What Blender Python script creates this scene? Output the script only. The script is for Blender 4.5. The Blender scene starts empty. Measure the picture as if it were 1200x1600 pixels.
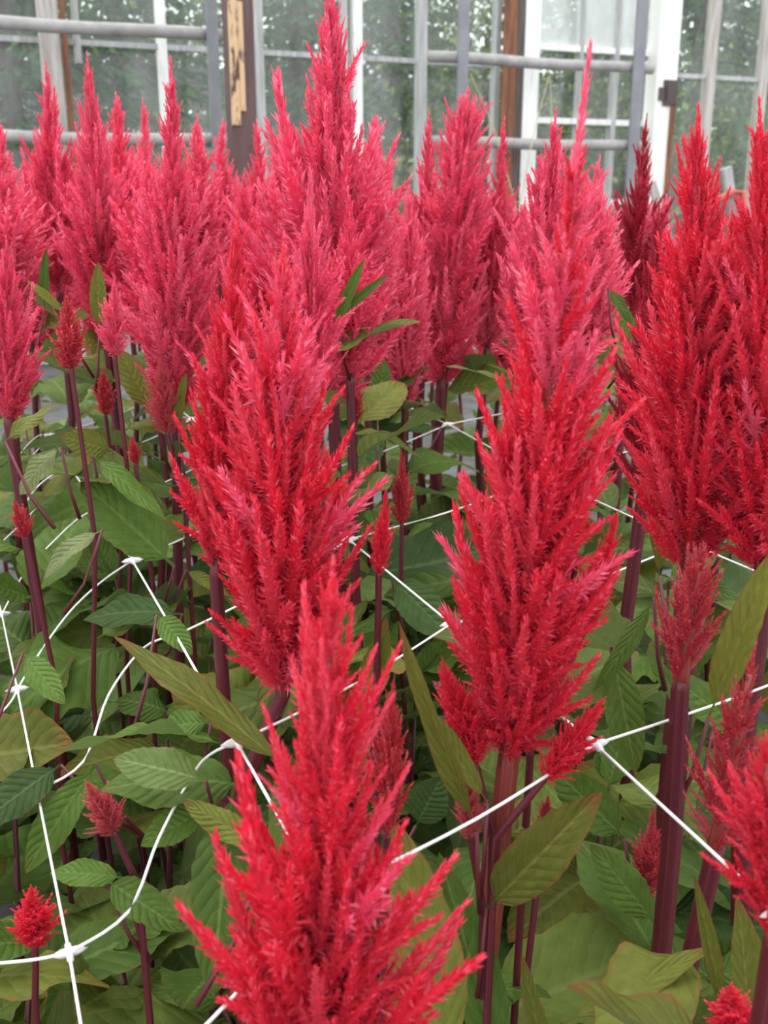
import bpy, math, random
import numpy as np
from mathutils import Vector, Matrix

# ------------------------------------------------------------------ camera, light, exposure
SC = bpy.context.scene
COL = SC.collection
F = 1600.0                       # focal length in pixels of the 1200x1600 frame
PITCH = math.radians(16.9)
H = 0.80                         # camera height above the ground
CAM = Vector((0, 0, H))
FWD = Vector((0, math.cos(PITCH), -math.sin(PITCH)))
RIGHT = Vector((1, 0, 0))
UP = Vector((0, math.sin(PITCH), math.cos(PITCH)))

cd = bpy.data.cameras.new('camera')
cam = bpy.data.objects.new('camera', cd)
COL.objects.link(cam)
cd.sensor_fit = 'VERTICAL'
cd.sensor_height = 36
cd.lens = F / 1600 * 36
cd.clip_start = 0.02
cd.clip_end = 200
cam.matrix_world = Matrix(((RIGHT.x, UP.x, -FWD.x, CAM.x), (RIGHT.y, UP.y, -FWD.y, CAM.y),
                           (RIGHT.z, UP.z, -FWD.z, CAM.z), (0, 0, 0, 1)))
cd.dof.use_dof = True
cd.dof.focus_distance = 0.62
cd.dof.aperture_fstop = 17
SC.camera = cam

world = bpy.data.worlds.new('overcast_sky')
SC.world = world
world.use_nodes = True
bgn = world.node_tree.nodes['Background']
bgn.inputs[0].default_value = (0.93, 0.97, 1.0, 1)
bgn.inputs[1].default_value = 1.25

sd = bpy.data.lights.new('sun', 'SUN')
sun = bpy.data.objects.new('sun', sd)
COL.objects.link(sun)
sd.energy = 1.6
sd.angle = math.radians(70)
sd.color = (1.0, 0.97, 0.93)
sun.rotation_euler = Vector((0.25, -0.35, -1)).to_track_quat('-Z', 'Y').to_euler()

vs = SC.view_settings
vs.view_transform = 'Standard'
vs.look = 'None'
vs.exposure = 0.74
vs.gamma = 1.0
vs.use_curve_mapping = False
SC.cycles.max_bounces = 5
SC.cycles.diffuse_bounces = 3
SC.cycles.transparent_max_bounces = 16
SC.cycles.use_denoising = True


# ------------------------------------------------------------------ pixel helpers (a pixel is only a direction)
def ray(px, py):
    return FWD * F + RIGHT * (px - 600) + UP * (800 - py)


def at_y(px, py, y):
    d = ray(px, py)
    return CAM + d * (y / d.y)


def at_z(px, py, z):
    d = ray(px, py)
    return CAM + d * ((z - H) / d.z)


D1 = Vector((-0.386, 0.9225, 0))      # net direction running away, also the wall's outward normal
D2 = Vector((0.9225, 0.386, 0))       # along the glass wall
W0 = Vector((-0.905, 5.6, 0))


def at_wall(px, py, off=0.0):
    d = ray(px, py)
    return CAM + d * (((W0 - CAM).dot(D1) + off) / d.dot(D1))


def px_per_m(p):
    """pixels per metre along the wall near point p"""
    def pr(q):
        v = q - CAM
        return F * v.dot(RIGHT) / v.dot(FWD)
    return abs(pr(p + D2 * 0.1) - pr(p)) / 0.1


# ------------------------------------------------------------------ object helpers
def link(o, parent=None):
    COL.objects.link(o)
    if parent is not None:
        o.parent = parent
    return o


def tag(o, label=None, cat=None, group=None, kind=None):
    if label:
        o['label'] = label
    if cat:
        o['category'] = cat
    if group:
        o['group'] = group
    if kind:
        o['kind'] = kind
    return o


def empty(name, loc):
    o = bpy.data.objects.new(name, None)
    o.location = loc
    o.empty_display_size = 0.02
    return link(o)


def new_mesh(name, verts, faces, mat=None, col=None, smooth=True):
    me = bpy.data.meshes.new(name)
    me.from_pydata([tuple(map(float, v)) for v in verts], [], faces)
    if col is not None:
        a = me.color_attributes.new('col', 'FLOAT_COLOR', 'POINT')
        c = np.ones((len(verts), 4), np.float32)
        c[:, :3] = np.asarray(col, np.float32)
        a.data.foreach_set('color', c.ravel())
    if smooth:
        me.polygons.foreach_set('use_smooth', np.ones(len(me.polygons), bool))
    if mat:
        me.materials.append(mat)
    me.update()
    return me


def mobj(name, me, parent=None, loc=None, mtx=None):
    o = bpy.data.objects.new(name, me)
    link(o, parent)
    if loc is not None:
        o.location = loc
    if mtx is not None:
        o.matrix_local = mtx
    return o


class MB:
    """collects boxes and tubes, builds ONE mesh"""
    def __init__(self):
        self.v, self.f, self.c = [], [], []

    def box(self, c, ax, ay, az, bev=0.12):
        """centre and three half-extent vectors; long edges chamfered"""
        c, ax, ay, az = Vector(c), Vector(ax), Vector(ay), Vector(az)
        m = min(ax.length, ay.length) * bev * 2
        ux, uy = ax.normalized(), ay.normalized()
        ring = []
        for sx, sy in ((1, 1), (-1, 1), (-1, -1), (1, -1)):
            p = ax * sx + ay * sy
            a, b = p - ux * (sx * m), p - uy * (sy * m)
            ring += [b, a] if sx * sy > 0 else [a, b]
        n = len(self.v)
        for s in (-1, 1):
            self.v += [c + r + az * s for r in ring]
        k = len(ring)
        for i in range(k):
            self.f.append((n + i, n + (i + 1) % k, n + k + (i + 1) % k, n + k + i))
        self.f.append(tuple(n + i for i in range(k))[::-1])
        self.f.append(tuple(n + k + i for i in range(k)))
        return self

    def tube(self, pts, rad, sides=8, rib=0.0, caps=True):
        pts = [Vector(p) for p in pts]
        if not hasattr(rad, '__len__'):
            rad = [rad] * len(pts)
        n = len(self.v)
        ref = Vector((0.31, 0.95, 0.05))
        for i, p in enumerate(pts):
            t = (pts[min(i + 1, len(pts) - 1)] - pts[max(i - 1, 0)]).normalized()
            if abs(t.dot(ref)) > 0.9:
                ref = Vector((1, 0, 0.2))
            x = t.cross(ref).normalized()
            y = t.cross(x)
            for k in range(sides):
                a = 2 * math.pi * k / sides
                r = rad[i] * (1 + (rib if k % 2 else -rib))
                self.v.append(p + (x * math.cos(a) + y * math.sin(a)) * r)
                self.c.append((k % 2, i / max(1, len(pts) - 1), 0.5))
        for i in range(len(pts) - 1):
            for k in range(sides):
                a, b = n + i * sides + k, n + i * sides + (k + 1) % sides
                self.f.append((a, b, b + sides, a + sides))
        if caps:
            self.f.append(tuple(n + k for k in range(sides))[::-1])
            e = n + (len(pts) - 1) * sides
            self.f.append(tuple(e + k for k in range(sides)))
        return self

    def build(self, name, mat, parent=None, loc=None, smooth=False):
        v = self.v
        if loc is not None:
            v = [p - loc for p in v]
        me = new_mesh(name, v, self.f, mat, self.c if len(self.c) == len(v) else None, smooth)
        return mobj(name, me, parent, loc if parent is None else None)


# ------------------------------------------------------------------ materials
def mat(name):
    m = bpy.data.materials.new(name)
    m.use_nodes = True
    nt = m.node_tree
    return m, nt, nt.nodes['Principled BSDF'], nt.nodes['Material Output']


def node(nt, typ, **kw):
    n = nt.nodes.new(typ)
    for k, v in kw.items():
        if k.startswith('i_'):
            n.inputs[int(k[2:])].default_value = v
        else:
            setattr(n, k, v)
    return n


def math_n(nt, op, a, b=None, c=None):
    n = nt.nodes.new('ShaderNodeMath')
    n.operation = op
    for i, x in enumerate((a, b, c)):
        if x is None:
            continue
        if isinstance(x, (int, float)):
            n.inputs[i].default_value = x
        else:
            nt.links.new(x, n.inputs[i])
    return n.outputs[0]


def mix_c(nt, fac, a, b):
    n = nt.nodes.new('ShaderNodeMix')
    n.data_type = 'RGBA'
    for sock, x in ((n.inputs[0], fac), (n.inputs[6], a), (n.inputs[7], b)):
        if isinstance(x, (int, float)):
            sock.default_value = x
        elif isinstance(x, tuple):
            sock.default_value = (*x, 1)
        else:
            nt.links.new(x, sock)
    return n.outputs[2]


def remap(nt, v, a, b, c=0.0, d=1.0):
    n = nt.nodes.new('ShaderNodeMapRange')
    n.inputs[1].default_value, n.inputs[2].default_value = a, b
    n.inputs[3].default_value, n.inputs[4].default_value = c, d
    nt.links.new(v, n.inputs[0])
    return n.outputs[0]


def noise(nt, scale, detail=4.0, stretch=None, rough=0.6):
    tc = nt.nodes.new('ShaderNodeTexCoord')
    n = nt.nodes.new('ShaderNodeTexNoise')
    n.inputs['Scale'].default_value = scale
    n.inputs['Detail'].default_value = detail
    n.inputs['Roughness'].default_value = rough
    if stretch:
        mp = nt.nodes.new('ShaderNodeMapping')
        mp.inputs['Scale'].default_value = stretch
        nt.links.new(tc.outputs['Object'], mp.inputs[0])
        nt.links.new(mp.outputs[0], n.inputs['Vector'])
    else:
        nt.links.new(tc.outputs['Object'], n.inputs['Vector'])
    return n.outputs[0]


def translucent_mix(nt, bsdf, out, colsock, fac):
    t = nt.nodes.new('ShaderNodeBsdfTranslucent')
    nt.links.new(colsock, t.inputs[0])
    mx = nt.nodes.new('ShaderNodeMixShader')
    mx.inputs[0].default_value = fac
    nt.links.new(bsdf.outputs[0], mx.inputs[1])
    nt.links.new(t.outputs[0], mx.inputs[2])
    nt.links.new(mx.outputs[0], out.inputs[0])


def plume_mat(name, red, deep, pink, pinkness=0.3):
    m, nt, b, out = mat(name)
    at = node(nt, 'ShaderNodeAttribute', attribute_name='col')
    sp = nt.nodes.new('ShaderNodeSeparateColor')
    nt.links.new(at.outputs['Color'], sp.inputs[0])
    oi = nt.nodes.new('ShaderNodeObjectInfo')
    c = mix_c(nt, remap(nt, sp.outputs[0], 0.0, 0.45), deep, red)
    pf = remap(nt, sp.outputs[0], 1 - pinkness, 1.0)
    c = mix_c(nt, pf, c, pink)
    c = mix_c(nt, remap(nt, oi.outputs['Random'], 0.55, 1.0, 0, 0.35), c, pink)
    nt.links.new(c, b.inputs['Base Color'])
    b.inputs['Roughness'].default_value = 0.32
    b.inputs['Specular IOR Level'].default_value = 0.7
    b.inputs['Sheen Weight'].default_value = 0.15
    b.inputs['Sheen Tint'].default_value = (1, 0.6, 0.7, 1)
    translucent_mix(nt, b, out, c, 0.5)
    return m


M = {}
M['plume'] = plume_mat('plume_red', (0.92, 0.034, 0.084), (0.76, 0.018, 0.055), (0.97, 0.20, 0.30), 0.42)
M['plume_pink_glare'] = plume_mat('plume_pink_glare', (0.95, 0.105, 0.225), (0.88, 0.070, 0.17), (0.98, 0.33, 0.46), 0.45)  # pink of the plumes, lifted paler: glare over the far rows is painted in
M['plume_dark'] = plume_mat('plume_dark', (0.58, 0.022, 0.060), (0.38, 0.012, 0.035), (0.75, 0.12, 0.18), 0.3)
M['plume_pale'] = plume_mat('plume_pale', (0.72, 0.055, 0.085), (0.50, 0.025, 0.045), (0.85, 0.30, 0.32), 0.5)


def leaf_mat(name, base, vein, edge, edge_amt, under=None, trans=0.35):
    m, nt, b, out = mat(name)
    at = node(nt, 'ShaderNodeAttribute', attribute_name='col')
    sp = nt.nodes.new('ShaderNodeSeparateColor')
    nt.links.new(at.outputs['Color'], sp.inputs[0])
    u, a = sp.outputs[0], sp.outputs[1]
    oi = nt.nodes.new('ShaderNodeObjectInfo')
    nz = noise(nt, 9.0, 3.0)
    c = mix_c(nt, remap(nt, nz, 0.3, 0.7), tuple(x * 0.72 for x in base), base)
    hs = nt.nodes.new('ShaderNodeHueSaturation')
    nt.links.new(c, hs.inputs['Color'])
    nt.links.new(remap(nt, oi.outputs['Random'], 0, 1, 0.72, 1.3), hs.inputs['Value'])
    c = hs.outputs[0]
    ph = math_n(nt, 'SUBTRACT', math_n(nt, 'MULTIPLY', u, 10.0), math_n(nt, 'MULTIPLY', a, 2.2))
    ph = math_n(nt, 'ADD', ph, math_n(nt, 'MULTIPLY', nz, 0.5))
    s = math_n(nt, 'ABSOLUTE', math_n(nt, 'SINE', math_n(nt, 'MULTIPLY', ph, math.pi)))
    vf = math_n(nt, 'MULTIPLY', remap(nt, s, 0.25, 0.02), 0.28)
    vf = math_n(nt, 'MAXIMUM', vf, remap(nt, a, 0.09, 0.03, 0, 0.6))
    c = mix_c(nt, vf, c, vein)
    if edge_amt:
        e = math_n(nt, 'ADD', a, math_n(nt, 'MULTIPLY', nz, 0.3))
        e = math_n(nt, 'MAXIMUM', remap(nt, e, 1.04, 1.22), remap(nt, u, 0.84, 1.05))
        c = mix_c(nt, math_n(nt, 'MULTIPLY', e, edge_amt), c, edge)
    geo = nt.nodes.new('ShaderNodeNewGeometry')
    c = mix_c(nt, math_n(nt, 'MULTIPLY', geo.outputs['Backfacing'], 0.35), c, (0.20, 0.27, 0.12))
    nt.links.new(c, b.inputs['Base Color'])
    b.inputs['Roughness'].default_value = 0.5
    b.inputs['Specular IOR Level'].default_value = 0.18
    bp = nt.nodes.new('ShaderNodeBump')
    bp.inputs['Strength'].default_value = 0.6
    bp.inputs['Distance'].default_value = 0.001
    nt.links.new(s, bp.inputs['Height'])
    nt.links.new(bp.outputs[0], b.inputs['Normal'])
    translucent_mix(nt, b, out, c, trans)
    return m


M['leaf_dark'] = leaf_mat('leaf_dark', (0.060, 0.112, 0.028), (0.11, 0.18, 0.055), (0.25, 0.05, 0.04), 0.0)
M['leaf_mid'] = leaf_mat('leaf_mid', (0.110, 0.196, 0.033), (0.19, 0.28, 0.07), (0.25, 0.06, 0.04), 0.2)
M['leaf_light'] = leaf_mat('leaf_light', (0.205, 0.310, 0.085), (0.30, 0.41, 0.15), (0.4, 0.10, 0.08), 0.15)
M['leaf_olive'] = leaf_mat('leaf_olive', (0.180, 0.205, 0.036), (0.26, 0.26, 0.07), (0.36, 0.045, 0.04), 0.65)
M['leaf_green'] = leaf_mat('leaf_green', (0.135, 0.185, 0.036), (0.22, 0.26, 0.07), (0.35, 0.06, 0.04), 0.25)
M['leaf_pale'] = leaf_mat('leaf_pale', (0.25, 0.31, 0.13), (0.36, 0.40, 0.2), (0.4, 0.2, 0.1), 0.3)


def stem_mat(name, a, b_, stripe):
    m, nt, b, out = mat(name)
    at = node(nt, 'ShaderNodeAttribute', attribute_name='col')
    sp = nt.nodes.new('ShaderNodeSeparateColor')
    nt.links.new(at.outputs['Color'], sp.inputs[0])
    nz = noise(nt, 30.0, 3.0, (1, 1, 0.15))
    c = mix_c(nt, nz, a, b_)
    c = mix_c(nt, remap(nt, sp.outputs[0], 0.75, 1.0, 0, 0.55), c, stripe)
    nt.links.new(c, b.inputs['Base Color'])
    b.inputs['Roughness'].default_value = 0.4
    return m


M['stem'] = stem_mat('stem_purple', (0.070, 0.007, 0.016), (0.130, 0.014, 0.027), (0.20, 0.045, 0.048))
M['stem_red'] = stem_mat('stem_red', (0.20, 0.026, 0.026), (0.27, 0.055, 0.038), (0.38, 0.13, 0.085))


def plain(name, c1, c2, scale=6.0, rough=0.7, stretch=None, bump=0.0, lo=0.35, hi=0.65):
    m, nt, b, out = mat(name)
    nz = noise(nt, scale, 6.0, stretch)
    c = mix_c(nt, remap(nt, nz, lo, hi), c1, c2)
    nt.links.new(c, b.inputs['Base Color'])
    b.inputs['Roughness'].default_value = rough
    if bump:
        bp = nt.nodes.new('ShaderNodeBump')
        bp.inputs['Strength'].default_value = bump
        bp.inputs['Distance'].default_value = 0.01
        nt.links.new(nz, bp.inputs['Height'])
        nt.links.new(bp.outputs[0], b.inputs['Normal'])
    return m


M['net'] = plain('net_white', (0.80, 0.80, 0.80), (0.9, 0.9, 0.9), 20, 0.45)
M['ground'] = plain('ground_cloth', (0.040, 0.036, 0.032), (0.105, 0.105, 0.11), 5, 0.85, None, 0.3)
M['soil'] = plain('soil_outside', (0.10, 0.12, 0.06), (0.20, 0.20, 0.11), 1.2, 0.95, None, 0.4)
M['white_wood'] = plain('white_paint_wood', (0.62, 0.60, 0.56), (0.90, 0.89, 0.87), 5, 0.7, (6, 6, 0.8), 0.3, 0.25, 0.5)
M['grey_wood'] = plain('grey_weathered_wood', (0.33, 0.29, 0.26), (0.58, 0.54, 0.50), 5, 0.8, (8, 8, 0.7), 0.4)
M['grey_white'] = plain('faded_white_paint', (0.34, 0.34, 0.34), (0.54, 0.54, 0.53), 6, 0.7, (8, 8, 0.7), 0.2)
M['rotten_white'] = plain('peeling_white_paint', (0.09, 0.05, 0.04), (0.90, 0.89, 0.85), 2.6, 0.7, (2.0, 2.0, 0.9), 0.4, 0.30, 0.37)
M['rust'] = plain('rust_brown_paint', (0.085, 0.042, 0.040), (0.13, 0.070, 0.066), 6, 0.6, (4, 4, 0.8), 0.3)
M['peel'] = plain('peeled_wood', (0.10, 0.050, 0.045), (0.66, 0.44, 0.26), 7, 0.8, (4, 4, 1.1), 0.5, 0.40, 0.48)
M['brown_wood'] = plain('rotten_brown_wood', (0.10, 0.045, 0.03), (0.33, 0.13, 0.06), 5, 0.8, (7, 7, 0.7), 0.5)
M['dark_wood'] = plain('dark_wood', (0.07, 0.055, 0.05), (0.13, 0.10, 0.09), 5, 0.85, (7, 7, 0.7), 0.4)
M['pipe'] = plain('grey_pipe', (0.27, 0.255, 0.25), (0.40, 0.38, 0.37), 12, 0.5, None, 0.1)
M['pole'] = plain('slate_grey_metal', (0.19, 0.19, 0.21), (0.25, 0.25, 0.27), 8, 0.5)
M['board'] = plain('grey_fence_board', (0.10, 0.095, 0.095), (0.20, 0.19, 0.19), 3, 0.9, (0.8, 8, 8), 0.4)
M['red_hose'] = plain('red_hose', (0.50, 0.08, 0.06), (0.60, 0.14, 0.10), 8, 0.4)
M['straw'] = plain('dry_grass', (0.45, 0.42, 0.22), (0.60, 0.56, 0.33), 8, 0.8)
M['bark'] = plain('bark', (0.07, 0.055, 0.045), (0.15, 0.12, 0.10), 8, 0.9, (4, 4, 1), 0.5)


def glass_mat(name, lo, hi, tint):
    m, nt, b, out = mat(name)
    nt.nodes.remove(b)
    tr = node(nt, 'ShaderNodeBsdfTransparent')
    tr.inputs[0].default_value = (0.95, 0.98, 0.96, 1)
    df = node(nt, 'ShaderNodeBsdfDiffuse')
    df.inputs[0].default_value = (*tint, 1)
    tl = node(nt, 'ShaderNodeBsdfTranslucent')
    tl.inputs[0].default_value = (*tint, 1)
    gl = node(nt, 'ShaderNodeBsdfGlossy')
    gl.inputs['Roughness'].default_value = 0.12
    dm = node(nt, 'ShaderNodeMixShader')
    dm.inputs[0].default_value = 0.5
    nt.links.new(df.outputs[0], dm.inputs[1])
    nt.links.new(tl.outputs[0], dm.inputs[2])
    m1 = node(nt, 'ShaderNodeMixShader')
    nz = noise(nt, 2.2, 6.0, (3.0, 3.0, 0.9))
    nt.links.new(remap(nt, nz, 0.35, 0.7, lo, hi), m1.inputs[0])
    nt.links.new(tr.outputs[0], m1.inputs[1])
    nt.links.new(dm.outputs[0], m1.inputs[2])
    m2 = node(nt, 'ShaderNodeMixShader')
    m2.inputs[0].default_value = 0.025
    nt.links.new(m1.outputs[0], m2.inputs[1])
    nt.links.new(gl.outputs[0], m2.inputs[2])
    nt.links.new(m2.outputs[0], out.inputs[0])
    return m


M['glass'] = glass_mat('dusty_glass', 0.01, 0.11, (0.85, 0.88, 0.87))
M['glass_milky'] = glass_mat('milky_glass', 0.30, 0.65, (0.90, 0.93, 0.92))

# ------------------------------------------------------------------ the setting: ground, outside ground
R_ = np.random.default_rng(7)


def ground_mesh(name, x0, x1, y0, y1, nx, ny, amp, m, z=0.0, kind='structure', label=None):
    xs, ys = np.linspace(x0, x1, nx), np.linspace(y0, y1, ny)
    v = [(x, y, z + amp * (math.sin(x * 3.1 + y) + math.sin(y * 2.7 - x * 1.3)) * 0.5) for y in ys for x in xs]
    f = [(j * nx + i, j * nx + i + 1, (j + 1) * nx + i + 1, (j + 1) * nx + i) for j in range(ny - 1) for i in range(nx - 1)]
    o = mobj(name, new_mesh(name, v, f, m))
    return tag(o, label, None, None, kind)


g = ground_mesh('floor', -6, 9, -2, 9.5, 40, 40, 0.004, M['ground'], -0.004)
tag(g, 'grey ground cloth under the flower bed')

# outside ground in wall coordinates
ov, of = [], []
for j in range(24):
    for i in range(40):
        p = W0 + D2 * (-14 + i) + D1 * (0.12 + j * 1.0)
        ov.append((p.x, p.y, -0.02 + max(0, j - 6) * 0.10 + 0.05 * math.sin(i * 1.7 + j)))
for j in range(23):
    for i in range(39):
        a = j * 40 + i
        of.append((a, a + 1, a + 41, a + 40))
o = mobj('ground_outside', new_mesh('ground_outside', ov, of, M['soil']))
tag(o, 'grassy ground rising outside the glass wall', None, None, 'structure')

# ------------------------------------------------------------------ the glass wall
ZT = 2.75


def wall_frame(px, off=0.0, py=150):
    p = at_wall(px, py, off)
    return Vector((p.x, p.y, 0)), px_per_m(p)


wall = empty('wall_back', W0)
tag(wall, 'weathered greenhouse wall of dusty glass between painted glazing bars', None, None, 'structure')


def upright(name, px, wpx, m, parent, off=0.0, depth=0.05, z0=0.0, z1=ZT, ppm=None):
    p, k = wall_frame(px, off)
    w = wpx / k
    c = p + Vector((0, 0, (z0 + z1) / 2))
    mb = MB().box(c, D2 * (w / 2), D1 * (depth / 2), Vector((0, 0, (z1 - z0) / 2)))
    return mb.build(name, m, parent, parent.location if parent else Vector((p.x, p.y, 0))), p, w


def zpx(px, py, off=0.0):
    return at_wall(px, py, off).z


# mullions of the wall: (pixel x, width, material, z0)
MULL = [(-190, 14, 'grey_white'), (-40, 14, 'grey_white'), (127, 9, 'grey_white'), (257, 14, 'white_wood'), (405, 15, 'grey_white'),
        (538, 8, 'grey_white'), (557, 15, 'white_wood'), (657, 14, 'grey_white'), (773, 9, 'grey_white'),
        (1105, 14, 'grey_wood'), (1187, 13, 'grey_wood'), (1265, 13, 'grey_wood'), (1340, 13, 'grey_wood')]
for x, w, mm in MULL:
    upright('mullion', x, w, M[mm], wall, 0.0, 0.06, 0.30 if x != 127 else zpx(127, 100))

zb = 0.5 * (zpx(170, 68) + zpx(640, 96))
zb2 = zb - 0.62
SPANS = [(-190, -40), (-40, 70), (100, 257), (257, 405), (405, 545), (557, 657), (657, 780), (1040, 1105), (1105, 1187), (1187, 1265), (1265, 1340)]
for x0, x1 in SPANS:
    p0, _ = wall_frame(x0)
    p1, _ = wall_frame(x1)
    c = (p0 + p1) / 2
    hw = (p1 - p0) / 2
    for z0, z1 in ((0.34, zb2), (zb2, zb), (zb, ZT)):
        mb = MB().box(c + Vector((0, 0, (z0 + z1) / 2)), hw * 0.995, D1 * 0.002, Vector((0, 0, (z1 - z0) / 2)), 0.0)
        mb.build('pane', M['glass'], wall, wall.location)
    mb = MB().box(c + Vector((0, 0, zb)) - D1 * 0.005, hw, D1 * 0.009, Vector((0, 0, 0.013)))
    mb.build('glazing_bar', M['grey_white'], wall, wall.location)
    # low sill boards
    mb = MB().box(c + Vector((0, 0, 0.17)), hw, D1 * 0.03, Vector((0, 0, 0.17)))
    mb.build('sill_board', M['grey_wood'], wall, wall.location)

# white sash window between the white posts
p0, k0 = wall_frame(832)
p1, k1 = wall_frame(1018)
win = empty('window_1', p0)
tag(win, 'white multi-pane sash window with milky glass between white posts', None, None, 'structure')


def lerp(a, b, t):
    return a + (b - a) * t


def wz(z):
    return Vector((0, 0, z))


zr = [0.34, 0.34 + (zpx(900, 190) - 0.34) * 0.5, zpx(900, 190), zpx(900, 77), zpx(900, 77) + 0.46, ZT]
cols = [0.0, 0.37, 0.665, 1.0]
for t, w in ((0.0, 0.05), (0.37, 0.022), (0.665, 0.032), (1.0, 0.05)):
    c = lerp(p0, p1, t)
    MB().box(c + wz((0.34 + ZT) / 2), D2 * w / 2 * 1.1, D1 * 0.025, wz((ZT - 0.34) / 2)).build('glazing_bar', M['grey_white'], win, win.location)
for z in zr:
    MB().box((p0 + p1) / 2 + wz(z), (p1 - p0) / 2, D1 * 0.022, wz(0.016)).build('window_rail', M['white_wood'], win, win.location)
for i in range(3):
    for j in range(len(zr) - 1):
        a, b = lerp(p0, p1, cols[i]), lerp(p0, p1, cols[i + 1])
        MB().box((a + b) / 2 + wz((zr[j] + zr[j + 1]) / 2), (b - a) / 2, D1 * 0.002, wz((zr[j + 1] - zr[j]) / 2), 0.0).build(
            'pane', M['glass_milky' if j >= 3 else 'glass'], win, win.location)
MB().box((p0 + p1) / 2 + wz(0.17), (p1 - p0) / 2, D1 * 0.03, wz(0.17)).build('sill_board', M['grey_wood'], win, win.location)


def post(name, label, px, wpx, m, off, depth, strips=(), cat='post', z1=ZT):
    p, k = wall_frame(px, off)
    e = empty(name, p)
    w = wpx / k
    MB().box(p + wz(z1 / 2), D2 * w / 2, D1 * depth / 2, wz(z1 / 2), 0.06).build('shaft', m, e, p)
    for sx, sw, sm, z0, za in strips:
        q = p + D2 * (sx / k) - D1 * (depth / 2 + 0.004)
        MB().box(q + wz((z0 + za) / 2), D2 * (sw / k / 2), D1 * 0.008, wz((za - z0) / 2), 0.1).build('peeling_strip', sm, e, p)
    return tag(e, label, cat)


post('wooden_post', 'grey weathered wooden post with a brown edge left of the rusty post', 85, 31, M['grey_wood'], -0.06, 0.10,
     [(21, 9, M['brown_wood'], 0, ZT)])
pz = 2.75
post('rusty_post', 'dark brown post with peeling tan paint standing behind the tall red plumes', 376, 40, M['rust'], -0.75, 0.10,
     [(-13, 13, M['peel'], 1.12, pz), (-2, 8, M['peel'], 1.18, 1.62)], 'post', pz)
post('wooden_post', 'thick white painted post flanked by split brown boards', 817, 33, M['white_wood'], -0.05, 0.12,
     [(-31, 20, M['brown_wood'], 0, ZT), (-16, 13, M['dark_wood'], 0, ZT)])
post('wooden_post', 'white post with a dark rotten patch right of the sash window', 1031, 32, M['rotten_white'], -0.05, 0.12,
     [(5, 20, M['dark_wood'], zpx(1025, 168), zpx(1025, 128)), (-6, 12, M['dark_wood'], zpx(1025, 160), zpx(1025, 140)), (11, 7, M['brown_wood'], 0, zpx(1025, 165))])


# grey pipe rails: top-level, each with two pipes and its flat uprights
def rail(label, xs, uprights, upper, lower, off=-0.32):
    p, k = wall_frame(xs[0], off)
    e = empty('pipe_rail', p)
    for (ux, uy), (xa, xb) in ((upper, xs), (lower, (xs[0] + 8, xs[1] - 2))):
        z = zpx(ux, uy, off)
        a, _ = wall_frame(xa, off)
        b, _ = wall_frame(xb, off)
        n = 7
        pts = [lerp(a, b, i / n) + wz(z + 0.004 * math.sin(i * 1.3)) for i in range(n + 1)]
        mb = MB().tube(pts, 0.029, 12)
        mb.c = []
        me = new_mesh('pipe', [q - p for q in mb.v], mb.f, M['pipe'])
        mobj('pipe', me, e)
        # wire ties where the pipe meets the upright
        for ux2, w in uprights:
            q, kk = wall_frame(ux2, off)
            ring = [q + wz(z) + D2 * 0.012 + (D1 * math.cos(t) + Vector((0, 0, 1)) * math.sin(t)) * 0.034 for t in np.linspace(0, 2 * math.pi, 13)]
            MB().tube(ring, 0.005, 5).build('wire_tie', M['pipe'], e, p)
    for ux, w in uprights:
        q, kk = wall_frame(ux, off - 0.045)
        MB().box(q + wz(1.35), D2 * (w / kk / 2), D1 * 0.008, wz(1.35), 0.1).build('upright', M['pole'], e, p)
    return tag(e, label, 'rail')


rail('grey double pipe rail on the left ending at the rusty post', (-160, 352), [(336, 17), (-140, 17)], (170, 45), (170, 217))
rail('grey double pipe rail crossing the white sash window', (670, 1016), [(722, 16), (995, 17)], (840, 98), (840, 225))

# odds and ends by the wall on the right
def plank(label, pa, pb, w, t, m, name='plank'):
    pa, pb = Vector(pa), Vector(pb)
    d = (pb - pa)
    s = d.normalized().cross(D1).normalized()
    n = s.cross(d.normalized())
    o = MB().box((pa + pb) / 2, s * w / 2, n * t / 2, d / 2).build(name, m, None, Vector((pa.x, pa.y, 0)))
    return tag(o, label, 'plank')


def leaning(px0, py0, px1, py1, off):
    """top and foot of a stick leaning on the wall side, foot extended to the ground"""
    a, b = at_wall(px0, py0, off), at_wall(px1, py1, off)
    d = b - a
    return a, a + d * (a.z / -d.z)


a, b = leaning(1018, 285, 1026, 312, -0.35)
plank('grey board leaning by the foot of the rotten white post', a, b, 0.05, 0.02, M['grey_wood'])
a, b = leaning(1135, 262, 1143, 320, -0.5)
plank('pale wooden stake between the two tall plumes on the right', a, b, 0.06, 0.03, M['grey_white'], 'stake')
a = at_wall(1120, 315, -0.55)
b = at_wall(1160, 300, -0.55)
MBh = MB().tube([Vector((a.x - 0.12, a.y, 0.02)), Vector((a.x - 0.06, a.y, 0.5)), a, lerp(a, b, 0.5) + wz(0.02), b, Vector((b.x + 0.15, b.y, 0.02))], 0.025, 8)
tag(MBh.build('hose', M['red_hose'], None, Vector((a.x, a.y, 0)), True), 'faded red hose hung beside the pale stake', 'hose')

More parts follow.
